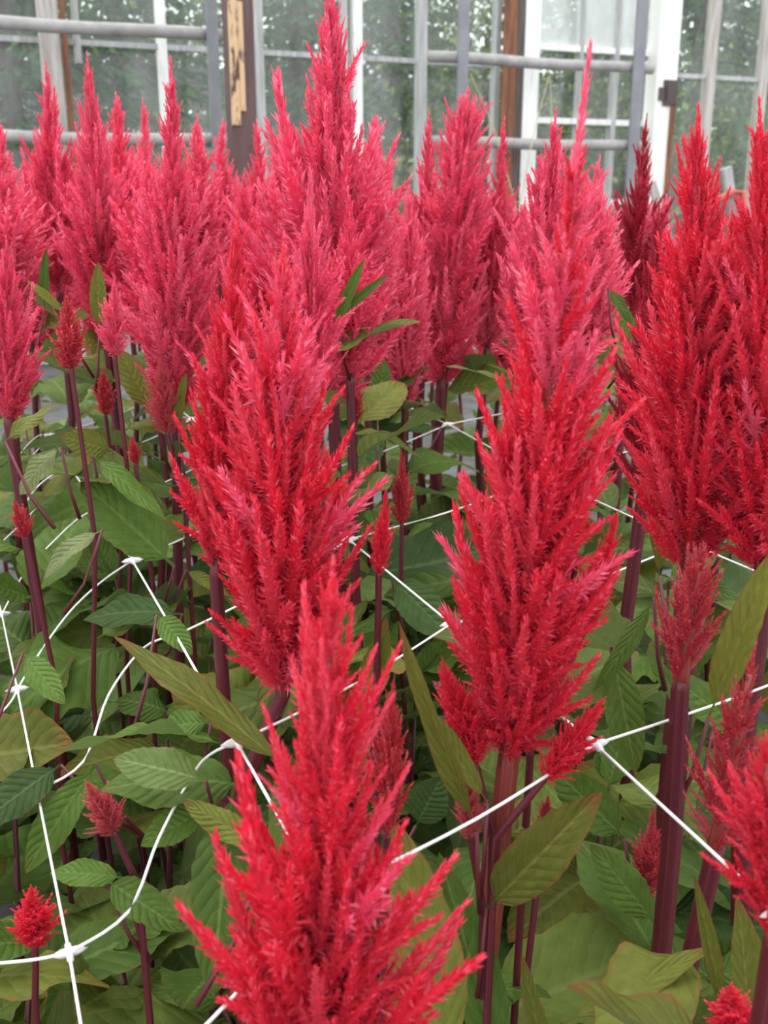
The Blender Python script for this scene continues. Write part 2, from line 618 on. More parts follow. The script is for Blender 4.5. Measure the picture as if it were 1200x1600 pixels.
for k, (gx, gy, tx, ty, lab) in enumerate(((812, 320, 858, 118, 'tall dry grass stalk bending right before the thick white post'),
                                          (806, 320, 735, 115, 'dry grass stalk bending left before the split brown boards'),
                                          (862, 260, 860, 125, 'upright grass stalk before the left half of the sash window'))):
    a, b = at_wall(gx, gy, -0.6), at_wall(tx, ty, -0.6)
    g0 = Vector((a.x, a.y, 0))
    pts = [g0, a, lerp(a, b, 0.5) + wz(0.06), b]
    q = MB().tube(pts, [0.004, 0.0035, 0.003, 0.002], 5)
    tag(q.build('grass_stalk', M['straw'], None, g0), lab, 'grass', 'dry grass stalks by the glass wall')

# ------------------------------------------------------------------ outside: fence of boards, trees, shrubs
fp = W0 + D1 * 7.5
fence = empty('board_fence', fp + D2 * 1.0)
for i in range(7):
    x0 = -6 + i * 2.4
    for j in range(9):
        c = fp + D2 * (x0 + 1.2) + wz(0.2 + j * 0.25)
        MB().box(c + D1 * (0.012 * ((i * 7 + j * 3) % 4)), D2 * 1.19, D1 * 0.02, wz(0.105)).build('board', M['board'], fence, fence.location)
    MB().box(fp + D2 * x0 + wz(1.2) - D1 * 0.08, D2 * 0.06, D1 * 0.05, wz(1.2)).build('fence_post', M['dark_wood'], fence, fence.location)
tag(fence, 'weathered dark board fence beyond the trees outside the glass', 'fence')


def foliage_mat(name, c1, c2, c3):
    m, nt, b, out = mat(name)
    at = node(nt, 'ShaderNodeAttribute', attribute_name='col')
    sp = nt.nodes.new('ShaderNodeSeparateColor')
    nt.links.new(at.outputs['Color'], sp.inputs[0])
    c = mix_c(nt, remap(nt, sp.outputs[0], 0, 0.6), c1, c2)
    c = mix_c(nt, remap(nt, sp.outputs[0], 0.7, 1.0), c, c3)
    nt.links.new(c, b.inputs['Base Color'])
    b.inputs['Roughness'].default_value = 0.85
    b.inputs['Specular IOR Level'].default_value = 0.15
    translucent_mix(nt, b, out, c, 0.3)
    return m


M['spruce'] = foliage_mat('spruce_needles', (0.030, 0.065, 0.034), (0.065, 0.13, 0.055), (0.15, 0.24, 0.09))
M['bush'] = foliage_mat('bush_leaves', (0.045, 0.08, 0.025), (0.10, 0.16, 0.045), (0.28, 0.33, 0.10))
M['drybush'] = foliage_mat('dry_bush_leaves', (0.16, 0.14, 0.08), (0.30, 0.27, 0.13), (0.42, 0.40, 0.18))


def leaf_cloud(pts, dirs, size, rng, ar=0.45):
    n = len(pts)
    rnd = rng.normal(size=(n, 3))
    d = dirs / np.linalg.norm(dirs, axis=1, keepdims=True)
    s = np.cross(d, rnd)
    s /= np.linalg.norm(s, axis=1, keepdims=True)
    sz = size * rng.uniform(0.6, 1.3, (n, 1))
    v = np.stack([pts, pts + d * sz * 0.5 + s * sz * ar * 0.5, pts + d * sz, pts + d * sz * 0.5 - s * sz * ar * 0.5], 1).reshape(-1, 3)
    f = [(4 * i, 4 * i + 1, 4 * i + 2, 4 * i + 3) for i in range(n)]
    c = np.repeat(rng.uniform(0, 1, (n, 3)), 4, 0)
    return v, f, c


def spruce_mesh(seed, h, r):
    rng = np.random.default_rng(seed)
    P, Dr = [], []
    mb = MB().tube([(0, 0, -0.2), (0.02, 0, h * 0.5), (0, 0.01, h)], [0.09, 0.06, 0.01], 7)
    nb = int(h * 26)
    for k in range(nb):
        z = 0.25 + (h - 0.35) * k / nb
        L = r * (1 - z / h) ** 0.8 * rng.uniform(0.75, 1.15) + 0.12
        a = k * 2.4 + rng.uniform(-.3, .3)
        ax = np.array([math.cos(a), math.sin(a), -0.28 + rng.uniform(-.15, .15)])
        side = np.array([-math.sin(a), math.cos(a), 0])
        mb.tube([(0, 0, z), tuple(np.array([0, 0, z]) + ax * L * 0.9)], [0.014, 0.004], 4, caps=False)
        m = int(26 + L * 60)
        t = rng.uniform(0.1, 1, m)
        sd_ = rng.choice([-1, 1], m)
        spread = rng.uniform(0, 0.3, m) * L * (1.1 - t)
        P.append(np.array([0, 0, z]) + ax * (t * L)[:, None] + side * (sd_ * spread)[:, None] + rng.normal(0, .012, (m, 3)))
        Dr.append(ax * 0.7 + side * (sd_ * rng.uniform(.2, 1, m))[:, None] + np.array([0, 0, -.25]) + rng.normal(0, .2, (m, 3)))
    v, f, c = leaf_cloud(np.concatenate(P), np.concatenate(Dr), 0.11, rng, 0.3)
    return new_mesh('crown', v, f, M['spruce'], c, False), new_mesh('trunk', mb.v, mb.f, M['bark'])


def bush_mesh(seed, h, r, mt, n=2600, size=0.075):
    rng = np.random.default_rng(seed)
    mb = MB()
    P, Dr = [], []
    nb = 22
    for k in range(nb):
        a = k * 2.4
        tip = np.array([math.cos(a) * r * rng.uniform(.3, 1), math.sin(a) * r * rng.uniform(.3, 1), h * rng.uniform(.5, 1)])
        mid = tip * np.array([.4, .4, .55])
        mb.tube([(0, 0, -.1), tuple(mid), tuple(tip)], [0.022, 0.013, 0.004], 5, caps=False)
        m = n // nb
        t = rng.uniform(0.25, 1.05, m)[:, None]
        c = np.where(t < .5, mid * t / .5, mid + (tip - mid) * (t - .5) / .5)
        off = rng.normal(0, 1, (m, 3)) * r * 0.22
        P.append(c + off)
        Dr.append(off + rng.normal(0, .3, (m, 3)) * r * .3 + np.array([0, 0, .02]))
    v, f, c = leaf_cloud(np.concatenate(P), np.concatenate(Dr), size, rng, 0.55)
    return new_mesh('foliage', v, f, M[mt], c, False), new_mesh('branches', mb.v, mb.f, M['bark'])


SPR = [spruce_mesh(11, 4.6, 1.25), spruce_mesh(12, 5.2, 1.4)]
BSH = [bush_mesh(21, 2.3, 0.85, 'bush'), bush_mesh(22, 1.3, 0.55, 'bush', 1800), bush_mesh(23, 0.9, 0.5, 'drybush', 1500, 0.06),
       bush_mesh(24, 4.5, 1.6, 'bush', 5200, 0.12)]


def plant_out(name, meshes, px, off, label, cat, group, s=1.0, rz=0.0, sz=1.0):
    p, _ = wall_frame(px, off, 250)
    e = empty(name, Vector((p.x, p.y, max(0, off - 6) * 0.1)))
    e.rotation_euler.z = rz
    e.scale = (s, s, s * sz)
    for nm, me in zip(('foliage', 'trunk'), meshes):
        mobj(nm, me, e)
    tag(e, label, cat, group)
    return e


for px, off, k, s, lab in [
    (30, 2.4, 0, 0.95, 'dark green spruce outside the leftmost panes'),
    (190, 3.6, 1, 0.9, 'spruce outside behind the grey wooden post'),
    (470, 5.0, 0, 1.0, 'spruce outside right of the rusty post'),
    (610, 2.6, 1, 0.85, 'pale green spruce outside right of the bright white glazing bar'),
    (1075, 3.2, 1, 1.0, 'spruce outside the panes right of the rotten white post'),
    (1180, 4.6, 0, 1.1, 'spruce outside the rightmost panes'),
    (930, 4.6, 1, 1.1, 'spruce seen through the white sash window'),
]:
    plant_out('spruce_tree', SPR[k], px, off, lab, 'tree', 'spruce trees outside the glass wall', s, px * 0.7)
for px, off, k, s, lab in [
    (300, 1.6, 1, 1.0, 'low leafy bush outside behind the left pipe rail'),
    (690, 1.7, 0, 0.85, 'tall leafy bush outside behind the right pipe rail'),
    (880, 1.9, 0, 0.8, 'leafy bush showing through the left half of the sash window'),
    (985, 2.2, 0, 0.85, 'leafy bush showing through the right half of the sash window'),
    (1070, 1.4, 1, 1.15, 'bush growing low outside beside the rotten white post'),
    (1150, 1.5, 0, 0.75, 'yellow-green bush outside between the right glazing bars'),
    (60, 1.5, 2, 1.0, 'dry brownish bush outside below the left pipe rail'),
    (455, 1.2, 2, 1.1, 'dry bush outside beside the faded glazing bar'),
    (630, 0.8, 2, 1.2, 'yellow dry weed clump outside left of the right pipe rail'),
    (945, 0.7, 2, 1.0, 'dry weed clump at the foot of the sash window'),
]:
    plant_out('leafy_bush', BSH[k], px, off, lab, 'bush', 'bushes outside the glass wall', s, px * 0.9)
for i, px in enumerate((-200, 40, 260, 480, 700, 930, 1160, 1400)):
    plant_out('broadleaf_tree', BSH[3], px, 9.5 + (i % 3) * 1.2, 'broad leafy tree in the woods far behind the board fence', 'tree',
              'woods behind the board fence', 1.15 + 0.1 * (i % 2), i * 1.3)


# ------------------------------------------------------------------ plume building blocks
def unit(v):
    return v / (np.linalg.norm(v) + 1e-9)


def spike_arrays(rng, n_main, n_sub, n_subfl, bend, lf=0.17, wf=0.045, core=True, curl=0.0):
    """a feathery flower spike of length 1 along +z, outer side +x"""
    V, Fc, C = [], [], []

    def axis(s, base, d, L, out, bd):
        return base + d * (s * L) - out * (bd * s * s * L)

    def florets(base, d, L, out, bd, n, lfac):
        ph = rng.uniform(0, 6.28)
        e1 = unit(np.cross(d, out + 1e-3))
        e2 = unit(np.cross(d, e1))
        for i in range(n):
            s = 0.04 + 0.94 * (i + rng.uniform(0, 1)) / n
            ph += 2.39996
            p = axis(s, base, d, L, out, bd)
            tg = unit(d - out * (2 * bd * s))
            rad = e1 * math.cos(ph) + e2 * math.sin(ph)
            beta = math.radians(62 * (1 - s) ** 0.8 + 9 + rng.normal(0, 9))
            fd = unit(tg * math.cos(beta) + rad * math.sin(beta))
            ln = lf * lfac * (1.05 - 0.35 * s) * rng.uniform(0.75, 1.3)
            w = wf * lfac * rng.uniform(0.75, 1.3)
            sd = unit(np.cross(fd, rad) + rng.normal(0, 0.25, 3))
            up = unit(np.cross(sd, fd))
            p = p + rad * 0.02 * (1 - s)
            k = len(V)
            cu = curl * rng.normal(0, 1) * ln * (1.05 - s)
            V.extend([p, p + fd * ln * .42 + sd * w * .5 - up * w * .12, p + fd * ln * .46 + up * w * .3 + up * cu * .3,
                      p + fd * ln * .42 - sd * w * .5 - up * w * .12, p + fd * ln + up * cu])
            Fc.extend([(k, k + 1, k + 2), (k, k + 2, k + 3), (k + 1, k + 4, k + 2), (k + 2, k + 4, k + 3)])
            r = rng.uniform(0, 1)
            C.extend([(r * .8, 0, s), (r, .5, s), (r, .5, s), (r, .5, s), (min(1, r * 1.05), 1, s)])

    def cone(base, d, L, out, bd, r0, sides=6, rings=7):
        e1 = unit(np.cross(d, out + 1e-3))
        e2 = unit(np.cross(d, e1))
        k = len(V)
        for i in range(rings):
            s = i / (rings - 1)
            p = axis(s, base, d, L, out, bd)
            r = r0 * (0.28 + 0.72 * math.sin(min(1, s / .3) * 1.57)) * (1 - s) ** 0.65 + 0.004
            for q in range(sides):
                a = 6.2832 * q / sides
                V.append(p + (e1 * math.cos(a) + e2 * math.sin(a)) * r)
                C.append((0.25 + 0.2 * (q % 2), 0, s))
        for i in range(rings - 1):
            for q in range(sides):
                a, b = k + i * sides + q, k + i * sides + (q + 1) % sides
                Fc.append((a, b, b + sides, a + sides))

    z = np.array([0., 0., 1.])
    x = np.array([1., 0., 0.])
    o = np.zeros(3)
    if core:
        cone(o, z, 1.0, x, bend, 0.055)
    florets(o, z, 1.0, x, bend, n_main, 1.0)
    for j in range(n_sub):
        s = 0.06 + 0.5 * (j + rng.uniform(0, .6)) / max(1, n_sub)
        a = j * 2.4 + rng.uniform(-.5, .5)
        rad = np.array([math.cos(a), math.sin(a), 0])
        be = math.radians(rng.uniform(20, 42))
        d = unit(z * math.cos(be) + rad * math.sin(be))
        L = rng.uniform(.3, .5) * (1 - 0.5 * s)
        b0 = axis(s, o, z, 1.0, x, bend)
        if core:
            cone(b0, d, L, rad, 0.12, 0.035, 5, 5)
        florets(b0, d, L, rad, 0.12, n_subfl, 0.72)
    return np.array(V), Fc, np.array(C)


rs = np.random.default_rng(5)
HI = [spike_arrays(rs, 190, 5, 50, b, lf=0.105, wf=0.025) for b in (0.05, 0.14, 0.22, 0.10, 0.30, -0.05)]
HI += [spike_arrays(rs, 120, 4, 36, b, lf=0.14, wf=0.022, curl=0.5) for b in (0.1, -0.15)]
SLIM = [spike_arrays(rs, 120, 0, 0, b, lf=0.12, wf=0.034) for b in (0.05, 0.18)]
LO = [spike_arrays(rs, 34, 3, 11, b, lf=0.17, wf=0.048) for b in (0.05, 0.16, 0.25)]
SPK = {}


def spike_me(i, mname, slim=False):
    key = (i, mname, slim)
    if key not in SPK:
        V, Fc, C = (SLIM if slim else HI)[i]
        SPK[key] = new_mesh('spike', V, Fc, M[mname], C, False)
    return SPK[key]


PROF = {
    'cone': [(0, .60), (.2, .92), (.36, 1), (.55, .82), (.69, .60), (.83, .36), (.93, .18), (1, .07)],
    'spire': [(0, .58), (.25, .97), (.50, 1), (.63, .72), (.72, .38), (.86, .24), (1, .08)],
    'narrow': [(0, .48), (.2, .85), (.45, 1), (.62, .76), (.75, .36), (.9, .18), (1, .06)],
    'front': [(0, .7), (.28, 1), (.48, .86), (.6, .55), (.74, .40), (.86, .24), (.94, .11), (1, .04)],
    'blunt': [(0, .5), (.3, 1), (.58, .78), (.82, .55), (.95, .46), (1, .34)],
}


def profile(t, p):
    return float(np.interp(t, [q[0] for q in PROF[p]], [q[1] for q in PROF[p]]))


def layout(L, R, n, rng, p='cone', rough=0.17, bx=0.0, by=0.0, spread=1.0, bare=0.0, curly=False, thick=1.0):
    """list of (matrix, variant, slim) of spikes on a straight axis along +z, plus the axis points"""
    def ax(t):
        q = t * (1 - t) * 4
        return Vector((bx * q, by * q, L * t))
    out = []
    ph = rng.uniform(0, 6)
    for k in range(n):
        t = ((k + rng.uniform(0.1, 0.9)) / n) ** 0.95 * (0.94 - bare)
        ph += 2.39996
        a = math.radians((38 - 16 * t) * spread + rng.normal(0, 6))
        a = max(a, 0.09)
        lo_, hi_ = 0.0, 0.36 * L
        for _ in range(18):               # the spike's tip meets the outline of the plume
            ln = 0.5 * (lo_ + hi_)
            if ln * math.sin(a) * 0.9 < R * profile(min(1, (t + ln * math.cos(a) / L) / (1 - bare)), p):
                lo_ = ln
            else:
                hi_ = ln
        ln = max(0.045 * L, min(ln * (1 + rng.normal(0, rough)), (1.0 - bare * 0.8 - t) * L))
        rad = Vector((math.cos(ph), math.sin(ph), 0))
        d = (Vector((0, 0, 1)) * math.cos(a) + rad * math.sin(a)).normalized()
        xo = (rad - d * rad.dot(d)).normalized()
        yo = d.cross(xo)
        w = ln * rng.uniform(0.62, 1.0) * thick
        w = max(w, 0.26 * R if t < 0.6 else 0.05 * L)
        m = Matrix(((xo.x * w, yo.x * w, d.x * ln, 0), (xo.y * w, yo.y * w, d.y * ln, 0), (xo.z * w, yo.z * w, d.z * ln, 0), (0, 0, 0, 1)))
        m.translation = ax(t)
        vv = int(rng.integers(0, 6)) if rng.uniform() < 0.95 else int(rng.integers(6, 8))
        if curly and t > 0.5 and rng.uniform() < 0.7:
            vv = int(rng.integers(6, 8))
            if rng.uniform() < 0.3:
                continue
        out.append((m, vv, False))
    # terminal spike
    ln = (0.16 + bare) * L
    w = 0.11 * L
    m = Matrix.Diagonal((w, w, ln, 1))
    m.translation = ax(0.86 - bare)
    out.append((m, 0, True))
    return out, [ax(i / 8) for i in range(9)]


# joined plumes for the plants further back, unit height, radius ratio 1 = scaled per plant
LOWP = {}


def low_plume(var, mname):
    key = (var, mname)
    if key not in LOWP:
        rng = np.random.default_rng(100 + var)
        lay, axp = layout(1.0, 0.15, 92, rng, ('narrow', 'cone', 'spire', 'cone')[var % 4], 0.18)
        VV, FF, CC = [], [], []
        n = 0
        for m, i, slim in lay:
            V, Fc, C = LO[i % 3]
            A = np.array(m)
            VV.append(V @ A[:3, :3].T + A[:3, 3])
            FF += [tuple(q + n for q in f) for f in Fc]
            CC.append(np.clip(C * np.array([.75, 1, 1]) + np.array([rng.uniform(0, .25), 0, 0]), 0, 1))
            n += len(V)
        LOWP[key] = new_mesh('plume', np.concatenate(VV), FF, M[mname], np.concatenate(CC), False)
    return LOWP[key]


# ------------------------------------------------------------------ leaves
def leaf_arrays(rng, droop, fold, wave, twist, curl=0.0, nu=22, nv=9):
    V, C, Fc = [], [], []
    kf = rng.uniform(9, 15)
    p1, p2 = rng.uniform(0, 6, 2)
    for i in range(nu + 1):
        u = i / nu
        q = max(0.0, (u - 0.10) / 0.90)
        wn = (q ** 0.6 * (1 - q) ** 0.85) / 0.5085 if q > 0 else 0
        wn = max(wn, 0.045 * (1 - u))
        ser = 1 + 0.035 * math.sin(u * 60 + p1)
        for j in range(nv):
            v = -1 + 2 * j / (nv - 1)
            a = abs(v)
            x = 0.5 * v * wn * (ser if a > .9 else 1)
            y = u * (1 - 0.25 * abs(droop) * u)
            z = -droop * u * u + fold * a * wn * 0.3
            z += wave * math.sin(kf * u + (p1 if v > 0 else p2)) * a * a * wn * 0.5
            z += 0.010 * abs(math.sin(math.pi * (10 * u - 2.2 * a))) * (1 - a ** 3) * min(1, wn * 2)
            z -= curl * a * a * wn
            tw = twist * u
            xx = x * math.cos(tw) - z * math.sin(tw) * (0.0 if u < .05 else 1) * 0.3
            zz = z + x * math.sin(tw)
            V.append((xx, y, zz))
            C.append((u, a, 0.5))
    for i in range(nu):
        for j in range(nv - 1):
            k = i * nv + j
            Fc.append((k, k + 1, k + nv + 1, k + nv))
    return V, Fc, C


rl = np.random.default_rng(3)
LEAFA = [leaf_arrays(rl, d, f, w, t, c) for d, f, w, t, c in (
    (0.15, 0.35, 0.12, 0.1, 0), (0.35, 0.25, 0.16, -0.2, 0.02), (0.05, 0.5, 0.10, 0.3, 0), (0.55, 0.3, 0.14, -0.1, 0.04),
    (0.25, 0.15, 0.22, 0.5, 0.05), (-0.12, 0.45, 0.12, -0.4, 0), (0.4, 0.2, 0.25, 0.8, 0.08), (0.1, 0.2, 0.06, 0, 0.03))]
LEAF = {}


def leaf_me(i, mname):
    if (i, mname) not in LEAF:
        V, Fc, C = LEAFA[i]
        LEAF[(i, mname)] = new_mesh('leaf', V, Fc, M[mname], C)
    return LEAF[(i, mname)]


def leaf_matrix(base, tip, width, nrm):
    y = tip - base
    L = y.length
    y = y / L
    n = (nrm - y * nrm.dot(y)).normalized()
    x = y.cross(n)
    zs = min(L, 2 * width)
    m = Matrix(((x.x * width, y.x * L, n.x * zs, base.x), (x.y * width, y.y * L, n.y * zs, base.y), (x.z * width, y.z * L, n.z * zs, base.z), (0, 0, 0, 1)))
    return m


PLANTS = []          # (empty, xy)


def add_leaf(plant, base, tip, width, nrm, var, mname):
    m = leaf_matrix(Vector(base), Vector(tip), width, Vector(nrm))
    m.translation -= plant.location
    return mobj('leaf', leaf_me(var, mname), plant, None, m)


def random_leaves(plant, stem_pts, n, rng, z0, z1, size=(0.06, 0.10), top=0.2):
    """leaves along a stem between heights z0 and z1"""
    zs = [p.z for p in stem_pts]
    for k in range(n):
        t = min(1.0, (k + rng.uniform(0.3, 1.1)) / n)
        z = z0 + (z1 - z0) * t
        p = stem_pts[-1]
        for a, b in zip(stem_pts[:-1], stem_pts[1:]):
            if min(a.z, b.z) <= z <= max(a.z, b.z):
                p = lerp(a, b, (z - a.z) / (b.z - a.z + 1e-9))
        az = k * 2.39996 + rng.uniform(-.5, .5) + plant.location.x * 40
        L = rng.uniform(*size) * (1.1 - top * t)
        el = rng.uniform(-0.25, 0.45) + 0.3 * t
        d = Vector((math.cos(az) * math.cos(el), math.sin(az) * math.cos(el), math.sin(el)))
        tip = p + d * L
        if tip.y < 0.30 and tip.z > 0.36:
            continue
        if tip.y < 0.10:
            continue
        nrm = Vector((rng.normal(0, .3), rng.normal(0, .3), 1))
        mn = rng.choice(['leaf_dark', 'leaf_mid', 'leaf_mid', 'leaf_light']) if t < 0.7 else rng.choice(['leaf_mid', 'leaf_green', 'leaf_green', 'leaf_olive'])
        add_leaf(plant, p, tip, L * rng.uniform(0.56, 0.78), nrm, int(rng.integers(0, 8)), str(mn))


def px_m(y, py):
    """metres per pixel across at world depth y and image row py"""
    d = ray(600, py)
    return y / d.y


# ------------------------------------------------------------------ the celosia plants
def celosia(label, tip, base, w, y, n=0, p='cone', mname='plume', stem_r=0.0065, stem_m='stem', leaves=7, var=0, group=None,
            lean=0.0, seed=None, name='celosia_plant', spread=1.0, foot=None, bend=(0, 0), lz=None, rough=0.18, bare=0.0, curly=False, thick=1.0):
    rng = np.random.default_rng(seed if seed is not None else int(abs(tip[0] * 31 + tip[1] * 7)) + 1)
    B = at_y(base[0], base[1], y)
    T = at_y(tip[0], tip[1], y + lean)
    B.z = max(B.z, 0.12)
    ax = T - B
    L = ax.length
    midpy = (tip[1] + base[1]) / 2
    R = 0.5 * w * px_m(y, midpy)
    if foot is None:
        k = 0.35 * B.z / max(0.05, ax.z)
        G = Vector((B.x - ax.x * k, B.y - ax.y * k, 0))
    else:
        q = at_y(foot[0], foot[1], y)
        G = Vector((q.x + 0.3 * (q.x - B.x), B.y, 0))
    plant = empty(name, G)
    tag(plant, label, 'flower', group)
    # stem
    pts = [lerp(G, B, i / 6) + Vector((0.006 * math.sin(i * 1.9 + G.x * 9), 0.004 * math.cos(i * 2.3), 0)) * (1 if 0 < i < 6 else 0) for i in range(7)]
    if foot is not None:
        zq = max(0.05, min(q.z, B.z - 0.03))
        kn = Vector((q.x, q.y, zq))
        pts = [lerp(G, kn, i / 3) for i in range(3)] + [kn] + [lerp(kn, B, (i + 1) / 3) for i in range(3)]
    pts += [B + ax * 0.06]
    mb = MB().tube([q - G for q in pts], [stem_r * (1.15 - 0.05 * i) for i in range(8)], 14, 0.06)
    mobj('stem', new_mesh('stem', mb.v, mb.f, M[stem_m], mb.c), plant)
    quat = ax.to_track_quat('Z', 'Y').to_matrix().to_4x4()
    if n:
        lay, axp = layout(L, R, n, rng, p, rough, bend[0] * L, bend[1] * L, spread, bare, curly, thick)
        mb = MB().tube(axp[:-1], [stem_r * (0.85 - 0.085 * i) for i in range(8)], 8, 0.05)
        M0 = Matrix.Translation(B - G) @ quat
        rach = mobj('plume', new_mesh('plume', mb.v, mb.f, M['stem_red'], mb.c), plant, None, M0)
        for m, i, slim in lay:
            mobj('spike', spike_me(0 if slim else i, 'plume_pink_glare' if i > 5 or slim and bare else mname, slim), rach, None, m)
    else:
        me = low_plume(var, mname)
        s = R / 0.15
        m = Matrix.Translation(B - G) @ quat @ Matrix.Rotation(rng.uniform(0, 6.28), 4, 'Z') @ Matrix.Diagonal((s, s, L, 1))
        mobj('plume', me, plant, None, m)
    if leaves:
        z1 = min(B.z, 0.52) if y < 0.7 else B.z
        random_leaves(plant, pts, leaves, rng, max(0.10, min(B.z, z1) - 0.30), z1, (0.06, 0.10) if y < 0.7 else (0.075, 0.12))
    PLANTS.append((plant, G))
    return plant


NEAR = 'large red plumes close to the camera'
MID = 'plumes in the middle of the bed'
BACK = 'plumes in the back rows of the bed'
SMALL = 'small side plumes low in the bed'

celosia('bright red plume nearest the camera at the bottom centre', (515, 893), (495, 1800), 400, 0.29, 115, 'front', 'plume', 0.0055,
        leaves=4, seed=4, group=NEAR, lean=0.02, rough=0.30, spread=0.95, thick=0.85)
celosia('broad red plume left of centre with a pale open curly top', (440, 380), (442, 1085), 265, 0.45, 150, 'cone', 'plume', 0.0042,
        leaves=4, seed=9, group=NEAR, foot=(372, 1250), lean=0.02, curly=True, rough=0.13)
celosia('slim red plume pressed against the left of the broad curly-topped one', (371, 345), (338, 900), 150, 0.49, 95, 'cone', 'plume', 0.0040,
        leaves=4, seed=12, group=NEAR)
celosia('tallest near plume right of centre ending in a bare magenta tip', (918, 100), (793, 1195), 262, 0.42, 165, 'cone', 'plume', 0.0058,
        stem_m='stem_red', leaves=3, seed=21, group=NEAR, foot=(748, 1600), bare=0.08, curly=True, rough=0.15)
celosia('big red plume on the right in front of the rotten white post', (1092, 180), (1078, 890), 225, 0.52, 140, 'cone', 'plume', 0.0080,
        leaves=5, seed=33, group=NEAR, foot=(1035, 1400))
celosia('dark pink plume tucked between the two large right-hand plumes', (1030, 330), (1005, 770), 130, 0.64, 75, 'cone', 'plume_dark', 0.0050,
        leaves=5, seed=34, group=MID)
celosia('tall red plume cut off by the right edge beside the pale stake', (1188, 170), (1195, 905), 215, 0.50, 125, 'cone', 'plume', 0.0065,
        leaves=4, seed=41, group=NEAR)
celosia('glossy red plume cut off by the lower right edge', (1198, 1150), (1215, 1470), 210, 0.31, 85, 'cone', 'plume', 0.0060,
        leaves=2, seed=45, group=NEAR)
celosia('loose pale red plume behind the lower right edge plume', (1180, 1010), (1115, 1340), 120, 0.40, 46, 'cone', 'plume_pale', 0.0050,
        leaves=3, seed=47, group=NEAR, spread=1.2)
celosia('short pale tuft sprouting below the big right plume', (1098, 850), (1062, 1075), 150, 0.44, 30, 'blunt', 'plume_pale', 0.0050,
        leaves=2, seed=52, group=SMALL, foot=(1050, 1300))
celosia('towering plume that reaches the top edge before the white glazing bar', (518, -18), (522, 640), 240, 0.82, 150, 'spire', 'plume_pink_glare', 0.0055,
        leaves=7, seed=61, group=MID)
celosia('blunt-topped plume in front of the right pipe rail upright', (731, 148), (690, 610), 150, 1.18, 95, 'blunt', 'plume_pink_glare', 0.0080,
        leaves=8, seed=66, group=MID)
celosia('plume with a thin red tip left of the blunt-topped plume', (670, 183), (660, 560), 125, 1.24, 75, 'spire', 'plume_pink_glare', 0.0050, leaves=6, seed=67, group=MID)
celosia('narrow pointed plume in front of the split brown boards', (788, 192), (760, 560), 115, 1.22, 75, 'narrow', 'plume_pink_glare', 0.0050, leaves=6, seed=68, group=MID)
celosia('tall pointed plume in front of the second white glazing bar on the left', (267, 103), (275, 655), 155, 0.76, 125, 'narrow', 'plume_pink_glare', 0.0042,
        leaves=6, seed=71, group=MID, foot=(282, 1100))
celosia('sharp plume in front of the grey wooden post', (72, 103), (95, 470), 120, 1.05, 90, 'narrow', 'plume_pink_glare', 0.0042, leaves=8, seed=73, group=MID)
celosia('sharp plume just right of the grey wooden post', (137, 92), (165, 520), 135, 0.95, 95, 'narrow', 'plume_pink_glare', 0.0042, leaves=8, seed=74, group=MID)
celosia('plume behind the left flank of the tallest near plume', (868, 178), (835, 600), 150, 0.80, 95, 'cone', 'plume_pink_glare', 0.0048, leaves=6, seed=76, group=MID)
celosia('dark slender plume in front of the white post with the rotten patch', (1010, 185), (985, 510), 100, 1.20, 75, 'narrow', 'plume_dark', 0.0060, leaves=6, seed=77, group=MID)
celosia('red plume at the left edge above the pale curled leaves', (10, 375), (15, 665), 110, 0.72, 80, 'cone', 'plume_pink_glare', 0.0045, leaves=6, seed=78, group=MID, foot=(95, 1170))
celosia('plume rising directly behind the curly-topped plume', (480, 330), (490, 620), 130, 0.66, 80, 'narrow', 'plume_pink_glare', 0.0045, leaves=6, seed=79, group=MID)

